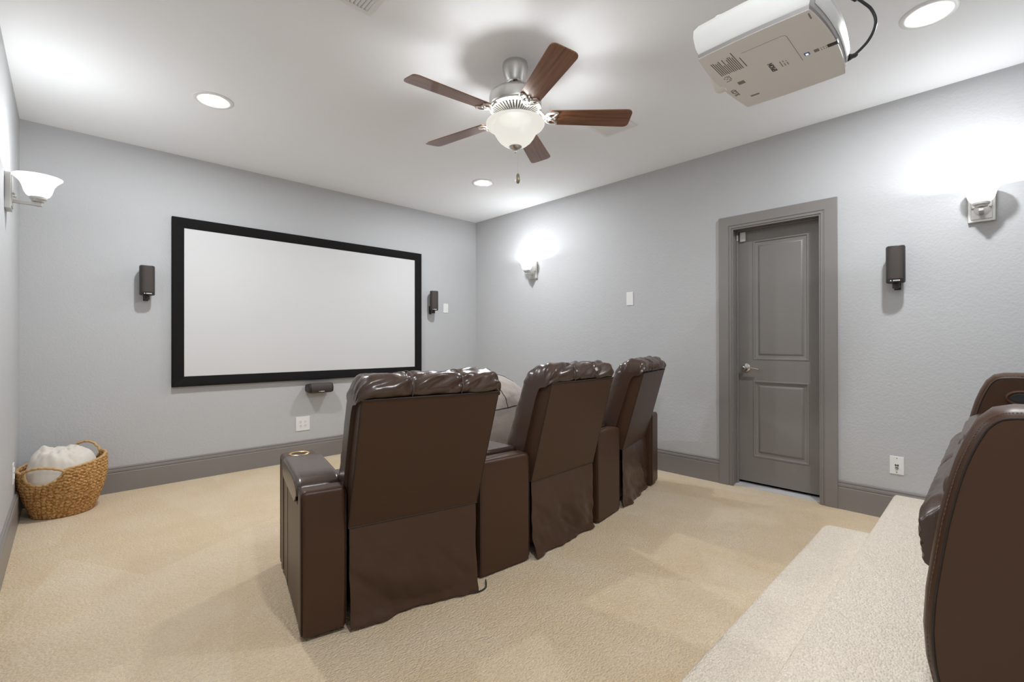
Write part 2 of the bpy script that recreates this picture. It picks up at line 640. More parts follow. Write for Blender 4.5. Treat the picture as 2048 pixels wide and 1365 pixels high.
def wall_speaker(name, label, loc, rz, grp, swivel=0.0, w=0.096, h=0.236, d=0.10):
    """origin on the wall, local -Y faces the room"""
    t = thing(name, label, 'speaker', loc, rz, grp)
    yb = -0.035
    pts = [(-0.72, 0), (-1.0, -0.5), (-1.0, -0.72), (-0.80, -0.93), (-0.4, -1.0), (0.4, -1.0), (0.80, -0.93), (1.0, -0.72), (1.0, -0.5), (0.72, 0)]
    poly = [(x * w / 2, yb + y * (d - 0.005)) for x, y in pts]
    Rm = Matrix.Translation((0, yb - d / 2, 0)) @ Matrix.Rotation(swivel, 4, 'Z') @ Matrix.Translation((0, -yb + d / 2, 0))
    bb = B()
    bb.loft([[(x, y, -h / 2 + 0.004) for x, y in inset_poly(poly, 0.003)]] + [[(x, y, z) for x, y in poly] for z in (-h / 2 + 0.008, h / 2 - 0.008)]
            + [[(x, y, h / 2) for x, y in inset_poly(poly, 0.004)]])
    bb.xform(Rm).build('speaker_cabinet', M_SPK, t)
    gp = [(x * w / 2 * 0.9, yb + y * (d - 0.005) - 0.003) for x, y in pts[2:8]]
    gb = B()
    gb.loft([[(x, y, z) for x, y in gp] for z in (-h / 2 + 0.026, h / 2 - 0.01)], False, False)
    gb.xform(Rm).build('speaker_grille', M_GRILLE, t, solid=0.004)
    nb = B()
    for k in range(7):
        if k != 1:
            nb.box(-0.024 + k * 0.007, -0.019 + k * 0.007, yb - d - 0.0012, yb - d + 0.004, -h / 2 + 0.011, -h / 2 + 0.018)
    nb.xform(Rm).build('name_badge', M_WHITEP, t, smooth=False)
    kb = B()
    kb.box(-0.017, 0.017, -0.012, 0.0, -h / 2 - 0.036, -h / 2 + 0.06, 0.003, 2)
    kb.box(-0.014, 0.014, -0.085, -0.01, -h / 2 - 0.022, -h / 2 - 0.008, 0.003, 2)
    kb.lathe([(0.0, -h / 2 - 0.03), (0.019, -h / 2 - 0.03), (0.019, -h / 2 + 0.008)], (0, -0.075, 0), 14)
    kb.build('wall_bracket', M_SPK, t)
    return t


wall_speaker('wall_speaker', 'dark upright speaker on screen wall between screen and basket corner', (0.461, YF, 1.655), 0, 'satellite speakers on the walls', swivel=0.05)
wall_speaker('wall_speaker', 'dark upright speaker on screen wall beside the small blank plate', (3.18, YF, 1.660), 0, 'satellite speakers on the walls', swivel=-0.42)
wall_speaker('wall_speaker', 'dark upright speaker on the door wall between grey door and bell sconce', (XR, 0.437, 1.653), -PI / 2, 'satellite speakers on the walls', swivel=0.06)

t = thing('center_speaker', 'small dark horizontal speaker mounted under the projection screen', 'speaker', (1.825, YF, 0.71))
w2, h2 = 0.122, 0.052
b = B()
sec = [(-0.02, -0.03), (-0.10, -0.04), (-0.122, -0.034), (-0.130, -0.01), (-0.130, 0.012), (-0.120, 0.036), (-0.10, 0.045), (-0.02, 0.034), (-0.004, 0.02), (-0.004, -0.02)]
rings = []
for x, k in ((-w2, 0.80), (-w2 + 0.006, 0.96), (-w2 + 0.02, 1.0), (w2 - 0.02, 1.0), (w2 - 0.006, 0.96), (w2, 0.80)):
    rings.append([(x, -0.066 + (y + 0.066) * k, z * k * 1.12) for y, z in sec])
b.loft(rings)
b.build('speaker_cabinet', M_SPK, t)
b = B()
b.loft([[(x, -0.1005, -0.0455), (x, -0.1235, -0.0385), (x, -0.132, -0.012), (x, -0.132, 0.014), (x, -0.1215, 0.041), (x, -0.101, 0.0515)] for x in (-w2 + 0.021, w2 - 0.021)], False, False)
b.build('speaker_grille', M_GRILLE, t, solid=0.003)
b = B()
for k in range(8):
    if k != 1:
        b.box(-0.028 + k * 0.0068, -0.023 + k * 0.0068, -0.1345, -0.126, -0.033, -0.027)
b.build('name_badge', M_WHITEP, t, smooth=False)


def sconce(label, loc, rz):
    """origin on the wall at the bottom of the plate; local -Y faces the room"""
    t = thing('wall_sconce', label, 'wall lamp', loc, rz, 'bell shade wall sconces')
    OFF = -0.124
    bb = B()
    bb.box(-0.058, 0.058, -0.024, 0, 0, 0.195, 0.003, 2)
    bb.box(-0.045, 0.045, -0.028, -0.02, 0.014, 0.181, 0.003, 2)
    bp = bb.build('backplate', M_PAINTNI, t)
    for s in (-1, 1):
        B().lathe([(0, -0.040), (0.006, -0.039), (0.0075, -0.034), (0.005, -0.029), (0.004, -0.024)], (s * 0.036, 0, 0.085), 12, 'y').build('screw_cap', M_PAINTNI, bp)
    ab = B()
    ab.box(-0.011, 0.011, OFF - 0.016, -0.024, 0.042, 0.060, 0.002, 2)
    ab.lathe([(0.0, 0.040), (0.009, 0.040), (0.010, 0.062), (0.018, 0.066)], (0, OFF, 0), 16)
    ab.build('arm', M_PAINTNI, t)
    cb = B()
    cb.lathe([(0.0, 0.064), (0.026, 0.066), (0.029, 0.074), (0.036, 0.080), (0.037, 0.090), (0.0, 0.090)], (0, OFF, 0), 24)
    cb.build('socket_cup', M_PAINTNI, t)
    g = B()
    g.lathe([(0.0, 0.091), (0.034, 0.091), (0.047, 0.100), (0.056, 0.116), (0.061, 0.135), (0.066, 0.154), (0.077, 0.174), (0.092, 0.190), (0.101, 0.199), (0.1025, 0.203), (0.099, 0.204), (0.088, 0.194), (0.072, 0.176), (0.060, 0.152),
             (0.055, 0.130), (0.048, 0.112), (0.036, 0.100), (0.0, 0.098)], (0, OFF, 0), 36)
    g.build('glass_shade', M_GLASS, t)
    lamp('bulb', (0, OFF, 0.187), SCONCE_W, 0.020, t)
    return t


sconce('lit bell glass sconce on the side wall near the wicker basket', (XL, 3.69, 1.883), PI / 2)
sconce('lit bell glass sconce on the side wall beside the upper riser', (XL, 0.052, 1.868), PI / 2)
sconce('small lit bell glass sconce on door wall near the screen corner', (XR, 3.685, 1.893), -PI / 2)
sconce('lit bell glass sconce on door wall above the raised loveseat recliner', (XR, 0.052, 1.868), -PI / 2)


def downlight(label, x, y):
    t = thing('recessed_downlight', label, 'ceiling light', (x, y, H), 0, 'recessed ceiling downlights')
    bb = B()
    bb.lathe([(0.112, 0.0), (0.112, -0.003), (0.106, -0.0065), (0.092, -0.0070), (0.086, -0.0052), (0.060, -0.0046), (0.056, -0.001)], (0, 0, 0), 40)
    bb.build('trim_ring', M_WHITEP, t)
    bb = B()
    bb.lathe([(0.0, -0.0064), (0.03, -0.0060), (0.050, -0.0050), (0.0565, -0.0040)], (0, 0, 0), 32)
    bb.build('lens', M_LENS, t)
    return t


downlight('lit round recessed downlight above the basket end of the screen wall', 0.69, 3.515)
downlight('lit round recessed downlight above the corner of screen wall and door wall', 2.969, 3.50)
downlight('lit round recessed downlight in the ceiling beside the white projector', 2.985, 0.215)
downlight('round recessed downlight in the ceiling directly above the viewer', 0.69, 0.215)


def vent(label, x0, x1, y0, y1):
    t = thing('ceiling_vent', label, 'air vent', ((x0 + x1) / 2, (y0 + y1) / 2, H), 0, 'white ceiling air registers')
    w, d = (x1 - x0) / 2, (y1 - y0) / 2
    bb = B()
    f = 0.030
    pr = [(0, 0), (0.0, -0.003), (0.004, -0.007), (f - 0.006, -0.010), (f, -0.008), (f, 0)]
    rings = [[(sx * (w - i), sy * (d - i), z) for i, z in pr] for sx, sy in ((-1, -1), (1, -1), (1, 1), (-1, 1), (-1, -1))]
    bb.loft(rings, True, False)
    bb.build('register_frame', M_WHITEP, t, sharp=25)
    B().box(-w + f, w - f, -d + f, d - f, -0.002, -0.0005).build('duct_opening', M_DUCT, t, smooth=False)
    n = 13
    lb = B()
    for k in range(n):
        x = -w + f + (2 * w - 2 * f) * (k + 0.5) / n
        sgn = 1
        lb.loft([[(x - 0.004 * sgn, y, -0.0025), (x + 0.006 * sgn, y, -0.0095), (x + 0.007 * sgn, y, -0.0088), (x - 0.003 * sgn, y, -0.0018)] for y in (-d + f, d - f)])
    lb.build('louvers', M_WHITEP, t, smooth=False)
    return t


vent('white square ceiling air vent at the top edge of the picture', 0.765, 1.055, 1.79, 2.083)
vent('white square ceiling air vent partly behind the fan blade', 2.705, 2.99, 1.79, 2.063)

# ------------------------------------------------------------------ ceiling fan
FX, FY = 1.835, 1.88
fan = thing('ceiling_fan', 'five blade ceiling fan with cherry wood blades and lit glass bowl', 'ceiling fan', (FX, FY, H))
z = lambda h: h - H
b = B()
b.lathe([(0.0, z(2.74)), (0.070, z(2.74)), (0.073, z(2.725)), (0.072, z(2.715)), (0.067, z(2.69)), (0.056, z(2.655)), (0.050, z(2.640)), (0.046, z(2.634)), (0.043, z(2.634)), (0.034, z(2.637)), (0.030, z(2.650)), (0.0, z(2.650))], (0, 0, 0), 40)
b.build('canopy', M_NICKEL, fan)
b = B()
b.lathe([(0.0, z(2.66)), (0.013, z(2.66)), (0.013, z(2.585)), (0.022, z(2.582)), (0.024, z(2.570)), (0.0, z(2.568))], (0, 0, 0), 20)
b.build('downrod', M_NICKEL, fan)
b = B()
b.lathe([(0.0, z(2.575)), (0.09, z(2.573)), (0.138, z(2.566)), (0.146, z(2.558)), (0.148, z(2.545)), (0.148, z(2.500)), (0.144, z(2.492)), (0.135, z(2.489)), (0.0, z(2.487))], (0, 0, 0), 48)
b.build('motor_housing', M_NICKEL, fan)
b = B()


def cone_z(r):
    return z(2.486 - (0.147 - r) * 0.42)


for ra, rb in ((0.147, 0.128), (0.074, 0.056)):
    b.lathe([(ra, cone_z(ra) + 0.004), (ra, cone_z(ra) - 0.003), (rb, cone_z(rb) - 0.003), (rb, cone_z(rb) + 0.004)], (0, 0, 0), 60)
for k in range(40):
    a = 2 * PI * k / 40
    u, v = Vector((math.cos(a), math.sin(a), 0)), Vector((-math.sin(a), math.cos(a), 0))
    rr_ = []
    for r, hw in ((0.070, 0.0030), (0.132, 0.0062)):
        rr_.append([u * r + v * s * hw + Vector((0, 0, cone_z(r) + dz)) for s, dz in ((-1, -0.002), (1, -0.002), (1, 0.004), (-1, 0.004))])
    b.loft(rr_)
b.build('sunburst_grille', M_LIGHTNI, fan)
b = B()
b.lathe([(0.0, z(2.462)), (0.052, z(2.460)), (0.056, z(2.445)), (0.060, z(2.436)), (0.092, z(2.430)), (0.094, z(2.424)), (0.0, z(2.420))], (0, 0, 0), 40)
b.build('light_fitter', M_PAINTNI, fan)  # pan widened to block the bulb's light from the grille above
b = B()
b.lathe([(0.166, z(2.4028)), (0.1665, z(2.3978)), (0.160, z(2.3862)), (0.142, z(2.3746)), (0.124, z(2.3580)), (0.116, z(2.3422)), (0.105, z(2.3231)), (0.090, z(2.3032)), (0.068, z(2.2849)), (0.040, z(2.2733)), (0.012, z(2.2700)),
         (0.012, z(2.2733)), (0.040, z(2.2766)), (0.066, z(2.2891)), (0.086, z(2.3065)), (0.101, z(2.3256)), (0.112, z(2.3447)), (0.120, z(2.3613)), (0.139, z(2.3787)), (0.158, z(2.3920)), (0.162, z(2.4011)), (0.166, z(2.4028))], (0, 0, 0), 56)
b.build('glass_bowl', M_BOWL, fan)
b = B()
b.lathe([(0.0, z(2.2800)), (0.034, z(2.2780)), (0.037, z(2.2700)), (0.028, z(2.2590)), (0.012, z(2.2540)), (0.008, z(2.2480)), (0.009, z(2.2420)), (0.006, z(2.2360)), (0.0, z(2.2350))], (0, 0, 0), 24)
b.build('finial', M_NICKEL, fan)
b = B()
for k in range(26):
    b.lathe([(0.0, z(2.226 - k * 0.0042)), (0.0011, z(2.2275 - k * 0.0042)), (0.0, z(2.229 - k * 0.0042))], (0.012, -0.008, 0), 6)
b.build('pull_chain', M_NICKEL, fan)
b = B()
b.tube([(0.012, -0.008, z(h)) for h in (2.121, 2.116, 2.105, 2.090, 2.080, 2.070, 2.064)], [0.003, 0.009, 0.0125, 0.0145, 0.014, 0.011, 0.004], 12, flat=0.8)
b.build('chain_fob', M_BRONZE, fan)
for k in range(5):
    a = math.radians(-42.5 + 72 * k)
    Rm = Matrix.Rotation(a, 4, 'Z')
    tilt = Matrix.Translation((0, 0, z(2.441))) @ Matrix.Rotation(math.radians(-12), 4, 'X')
    out = rounded([(0.195, -0.056), (0.655, -0.072), (0.655, 0.072), (0.195, 0.056)], [0.02, 0.035, 0.035, 0.02], 6)
    bl = B()
    bl.prism(out, -0.003, 0.003, 0.0015, 2)
    bl.xform(tilt)
    bo = bl.build('fan_blade', M_BLADE, fan)
    bo.rotation_euler = (0, 0, a)
    ar = B()
    zz = -0.008

    def loop(cx, cy, rx, ry, rot, n=22):
        return [(cx + rx * math.cos(q) * math.cos(rot) - ry * math.sin(q) * math.sin(rot), cy + rx * math.cos(q) * math.sin(rot) + ry * math.sin(q) * math.cos(rot), zz + 0.003 * math.sin(2 * q)) for q in [2 * PI * i / n for i in range(n)]]
    ar.tube(loop(0.205, 0.026, 0.036, 0.017, 0.55), 0.0065, 6, True, 0.6)
    ar.tube(loop(0.205, -0.026, 0.036, 0.017, -0.55), 0.0065, 6, True, 0.6)
    ar.tube(loop(0.182, 0.0, 0.022, 0.018, 0.0), 0.0065, 6, True, 0.6)
    ar.tube(loop(0.212, 0.0, 0.016, 0.012, 0.0), 0.0055, 6, True, 0.6)
    ar.xform(tilt)
    ar.tube(smooth_path([(0.125, 0, z(2.480)), (0.145, 0, z(2.468)), (0.163, 0, z(2.446)), (0.172, 0, z(2.436))], 5), 0.011, 8, flat=0.6)
    ao = ar.build('blade_bracket', M_LIGHTNI, fan)
    ao.rotation_euler = (0, 0, a)
lamp('bulb', (0, 0, z(2.322)), FAN_W, 0.06, fan, (0.97, 0.99, 1))

# ------------------------------------------------------------------ projector
PX, PY, PZ = 1.828, 0.548, 2.150
pr = thing('projector', 'white projector hanging from the ceiling with printed grey underside', 'projector', (PX, PY, PZ))
hx, hy = 0.238, 0.170
base = [(-hx, hy)]
base += [(-hx - 0.006 * math.sin(PI * k / 8), hy - 2 * hy * k / 8) for k in range(1, 8)]
base += [(-hx + 2 * hx * k / 16, -hy - 0.020 * math.sin(PI * k / 16) ** 0.8) for k in range(0, 17)]
base += [(hx + 0.006 * math.sin(PI * k / 8), -hy + 2 * hy * k / 8) for k in range(1, 8)]
base += [(hx - 2 * hx * k / 16, hy + 0.018 * math.sin(PI * k / 16)) for k in range(0, 16)]
b = B()
b.loft([[(x, y, zz) for x, y in inset_poly(base, i)] for zz, i in ((0.0175, 0.004), (0.024, 0.0), (0.04, -0.005), (0.075, -0.011), (0.100, -0.010), (0.118, 0.003), (0.130, 0.022), (0.137, 0.05))])
b.build('projector_body', M_PROJ, pr, sharp=35)
b = B()
b.loft([[(x, y, zz) for x, y in inset_poly(base, i)] for zz, i in ((0.0, 0.002), (0.0008, 0.0005), (0.0016, 0.0), (0.0024, 0.001), (0.003, 0.006))])
pt = b.build('top_cover', M_PROJ_G, pr, sharp=35)
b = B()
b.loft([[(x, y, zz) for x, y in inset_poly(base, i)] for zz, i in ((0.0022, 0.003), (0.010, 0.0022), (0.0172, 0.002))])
b.build('cover_gap_shade', M_GREYP, pr, sharp=35)  # grey ring in the cover seam, shade of the groove put into its colour
b = B()
sx0, sx1, sy0, sy1 = -0.165, 0.03, -0.085, 0.05
b.tube([(sx0, sy1, 0.0002), (sx0, sy0 + 0.012, 0.0002), (sx0 + 0.004, sy0 + 0.003, 0.0002), (sx0 + 0.012, sy0, 0.0002), (sx1, sy0, 0.0002)], 0.0009, 6)
b.build('lamp_cover_seam', M_PRINT_L, pt)
b = B()
random.seed(3)
for k in range(15):
    y = 0.150 - k * 0.0062
    if k == 13:
        continue
    L_ = (0.10 if k < 13 else 0.07) * random.choice((1, 1, 0.8, 0.62, 0.9))
    if k == 12:
        L_ = 0.12
    b.box(-0.075 - L_, -0.075 + random.uniform(0, 0.006), y - 0.0011, y + 0.0011, -0.0006, 0.001)
b.build('warning_text', M_PRINT, pt, smooth=False)
b = B()
for k in range(4):
    for j in range(5):
        if random.random() < 0.75:
            b.box(-0.060 + j * 0.009, -0.054 + j * 0.009, 0.150 - k * 0.006, 0.1535 - k * 0.006, -0.0006, 0.001)
b.build('fine_print', M_PRINT_L, pt, smooth=False)
b = B()
for k in range(3):
    for j in range(6):
        if random.random() < 0.7:
            b.box(-0.018 + j * 0.007, -0.0135 + j * 0.007, -0.045 + k * 0.009, -0.042 + k * 0.009, -0.0006, 0.001)
b.build('fine_print', M_PRINT_L, pt, smooth=False)
b = B()
for j in range(4):
    b.box(-0.005, -0.001, -0.148 - j * 0.007, -0.145 - j * 0.007, -0.0006, 0.001)
    b.box(0.006, 0.010, -0.148 - j * 0.007, -0.145 - j * 0.007, -0.0006, 0.001)
b.build('indicator_print', M_PRINT_L, pt, smooth=False)
B().box(-0.222, -0.19, -0.165, -0.161, -0.0006, 0.001).build('fine_print', M_PRINT_L, pt, smooth=False)


def ink(text, x, y, size, m, parent, name, bold=0.0):
    cu = bpy.data.curves.new(name, 'FONT')
    cu.body = text
    cu.size = size
    cu.align_x = 'CENTER'
    cu.align_y = 'CENTER'
    cu.offset = bold
    cu.extrude = 0.0006
    o = bpy.data.objects.new(name, cu)
    C.objects.link(o)
    dg = bpy.context.evaluated_depsgraph_get()
    me = bpy.data.meshes.new_from_object(o.evaluated_get(dg))
    bpy.data.objects.remove(o)
    me.materials.clear()
    me.materials.append(m)
    q = bpy.data.objects.new(name, me)
    C.objects.link(q)
    q.parent = parent
    q.location = (x, y, -0.0002)
    q.rotation_euler = (0, PI, 0)
    return q


ink('EPSON', 0.0, 0.002, 0.021, M_PRINT, pt, 'brand_lettering', 0.0007)
ink('3LCD', 0.082, 0.160, 0.024, M_PRINT_L, pt, 'badge_lettering', 0.0006)
b = B()
b.box(-0.009, 0.009, -0.113, -0.097, -0.001, 0.001, 0.0004, 1)
pb = b.build('power_button', M_BLUE, pt)
B().box(-0.003, 0.006, -0.109, -0.101, -0.0016, 0.0).build('button_light', M_BLUELIT, pt, smooth=False)
B().box(-0.008, 0.010, -0.140, -0.126, -0.0008, 0.001).build('source_button', M_PRINT_L, pt, smooth=False)
B().box(0.010, 0.034, 0.105, 0.128, -0.0006, 0.001).build('sensor_label', M_PRINT_L, pt, smooth=False)
B().box(0.146, 0.158, 0.096, 0.128, -0.0008, 0.002, 0.001, 1).build('lens_shift_slot', M_PRINT_L, pt, smooth=False)
B().box(-0.009, 0.013, -0.193, -0.163, -0.0012, 0.012, 0.003, 2).build('infrared_window', M_RUBBER, pt)
b = B()
b.lathe([(0.0, 0.150), (0.045, 0.150), (0.050, 0.158), (0.050, 0.172), (0.056, 0.176), (0.058, 0.205), (0.053, 0.212), (0.046, 0.210), (0.040, 0.196), (0.0, 0.192)], (0.02, 0, 0.052), 32, 'y')
b.build('lens_barrel', M_PROJ_G, pr)
b = B()
b.loft([[(x, -hy - 0.020 * math.sin(PI * (x + hx) / (2 * hx)) ** 0.8 - dy, zz) for x in [-0.215 + 0.43 * k / 14 for k in range(15)]] for zz, dy in ((0.028, 0.003), (0.04, 0.0065), (0.06, 0.010), (0.072, 0.0125))], False, False)
b.build('rear_panel', M_PROJ_G, pr, solid=0.002)
for sx in (-1, 1):
    B().lathe([(0.0, 0.146), (0.014, 0.145), (0.017, 0.141), (0.016, 0.122), (0.0, 0.122)], (sx * 0.19, 0.115, 0), 18).build('foot', M_WHITEP, pr)

mt = thing('projector_mount', 'black ceiling mount bracket holding the white projector', 'bracket', (PX, PY, H))
b = B()
zt = PZ + 0.148 - H
b.lathe([(0.0, 0.0), (0.065, 0.0), (0.065, -0.01), (0.03, -0.022), (0.020, -0.03), (0.020, zt + 0.03), (0.05, zt + 0.03), (0.06, zt + 0.022), (0.06, zt + 0.010), (0.0, zt + 0.010)], (0, 0, 0), 24)
b.build('pole', M_RUBBER, mt)
b = B()
for sx in (-1, 1):
    for sy in (-1, 1):
        b.tube([(0, 0, zt + 0.012), (sx * 0.10, sy * 0.07, zt + 0.012), (sx * 0.135, sy * 0.09, zt + 0.004)], 0.011, 8, flat=0.5)
        b.lathe([(0.0, zt + 0.016), (0.016, zt + 0.016), (0.016, zt), (0.0, zt)], (sx * 0.135, sy * 0.09, 0), 12)
b.build('spider_arms', M_RUBBER, mt)

cb = thing('power_cable', 'black cable looping from the projector rear up to the ceiling', 'cable', (2.03, 0.365, 2.17))
CO = Vector((2.03, 0.365, 2.17))
cpts = [(2.050, 0.372, 2.197), (2.062, 0.360, 2.203), (2.079, 0.342, 2.221), (2.104, 0.318, 2.258), (2.121, 0.302, 2.3), (2.125, 0.298, 2.34), (2.113, 0.309, 2.376), (2.094, 0.327, 2.398), (2.079, 0.342, 2.413), (2.058, 0.362, 2.431), (2.055, 0.352, 2.50), (2.060, 0.345, 2.62), (2.060, 0.345, 2.74)]
b = B()
b.tube([Vector(p) - CO for p in smooth_path(cpts, 8)], 0.0050, 10)
b.build('cord', M_RUBBER, cb)
p0, p1 = Vector(cpts[0]) - CO, Vector(cpts[1]) - CO
d = (p1 - p0).normalized()
b = B()
b.tube([p0 + d * 0.003, p0 + d * 0.006, p0 + d * 0.014, p0 + d * 0.016, p0 + d * 0.034, p0 + d * 0.040], [0.012, 0.012, 0.011, 0.0085, 0.008, 0.005], 10)
b.build('plug', M_RUBBER, cb)
p0, p1 = Vector(cpts[8]) - CO, Vector(cpts[9]) - CO
d = (p1 - p0).normalized()
b = B()
b.tube([p0 - d * 0.002, p0 + d * 0.003, p0 + d * 0.045, p0 + d * 0.055], [0.006, 0.012, 0.0135, 0.010], 12)
b.build('inline_connector', M_RUBBER, cb)


# ------------------------------------------------------------------ wall plates
def plate(name, label, cat, loc, rz, w, h, detail=None):
    """origin on the wall, local -Y faces the room"""
    t = thing(name, label, cat, loc, rz)
    B().box(-w / 2, w / 2, -0.006, 0, -h / 2, h / 2, 0.0025, 2).build('cover_plate', M_WHITEP, t)
    if detail == 'quad':
        for sx in (-1, 1):
            for sz in (-1, 1):
                bb = B()
                bb.lathe([(0.0, -0.008), (0.015, -0.008), (0.0165, -0.005)], (sx * 0.023, 0, sz * 0.0195), 20, 'y')
                so = bb.build('socket', M_WHITEP, t)
                sl = B()
                sl.box(sx * 0.023 - 0.0065, sx * 0.023 - 0.0045, -0.0088, -0.005, sz * 0.0195, sz * 0.0195 + 0.008)
                sl.box(sx * 0.023 + 0.0045, sx * 0.023 + 0.0065, -0.0088, -0.005, sz * 0.0195, sz * 0.0195 + 0.008)
                sl.box(sx * 0.023 - 0.002, sx * 0.023 + 0.002, -0.0088, -0.005, sz * 0.0195 - 0.008, sz * 0.0195 - 0.004)
                sl.build('socket_slots', M_SLOT, so, smooth=False)
    elif detail == 'duplex':
        for sz in (-1, 1):
            B().box(-0.016, 0.016, -0.008, -0.005, sz * 0.02 - 0.014, sz * 0.02 + 0.014, 0.004, 2).build('socket', M_WHITEP, t)
    elif detail == 'av':
        bb = B()
        bb.box(-0.009, -0.004, -0.0075, -0.005, -0.006, 0.007)
        bb.box(0.004, 0.009, -0.0075, -0.005, -0.006, 0.007)
        bb.box(-0.005, 0.005, -0.0072, -0.005, -0.002, 0.003)
        bb.build('jack_opening', M_SLOT, t, smooth=False)
        bb = B()
        bb.lathe([(0.003, -0.016), (0.006, -0.016), (0.006, -0.006), (0.009, -0.006)], (0, 0, -0.018), 12, 'y')
        bb.build('coax_jack', M_NICKEL, t)
    elif detail == 'rocker':
        B().box(-0.017, 0.017, -0.0085, -0.005, -0.034, 0.034, 0.002, 2).build('rocker', M_WHITEP, t)
    if detail in ('av', 'duplex', 'rocker'):
        for sz in (-1, 1):
            B().lathe([(0.0, -0.0072), (0.0032, -0.0068), (0.0036, -0.005)], (0, 0, sz * h * 0.40), 10, 'y').build('screw', M_GREYP if detail == 'av' else M_WHITEP, t)
    return t


plate('outlet_plate', 'white square four socket outlet on front wall under the center speaker', 'outlet', (1.688, YF, 0.362), 0, 0.132, 0.138, 'quad')
plate('cable_plate', 'white cable jack plate low on the door wall above carpeted riser', 'wall plate', (XR, 0.444, 0.359), -PI / 2, 0.072, 0.116, 'av')
plate('blank_plate', 'blank light switch sized plate on door wall between sconce and door', 'wall plate', (XR, 2.423, 1.579), -PI / 2, 0.074, 0.126, None)
plate('blank_plate', 'pale blank plate on screen wall beside an upright speaker', 'wall plate', (3.41, YF, 1.588), 0, 0.074, 0.116, None)
plate('outlet_plate', 'white outlet plate low on side wall tight beside the wicker basket', 'outlet', (XL, 4.19, 0.36), PI / 2, 0.075, 0.125, 'duplex')

t = thing('door_sensor', 'small white alarm contact sensor at top corner of the grey door', 'sensor', (XR + 0.11, 1.43, 2.025))
B().box(-0.020, -0.002, -0.023, 0.019, -0.040, 0.036, 0.004, 2).build('sensor_body', M_WHITEP, t)
B().box(-0.036, -0.022, 0.029, 0.040, -0.030, 0.012, 0.002, 2).build('magnet', M_WHITEP, t)

# ------------------------------------------------------------------ theatre seats
AZ = 0.585


def leather_block(bb, poly, z0, z1, bev=0.022):
    bb.prism(poly, z0, z1, bev, 4)


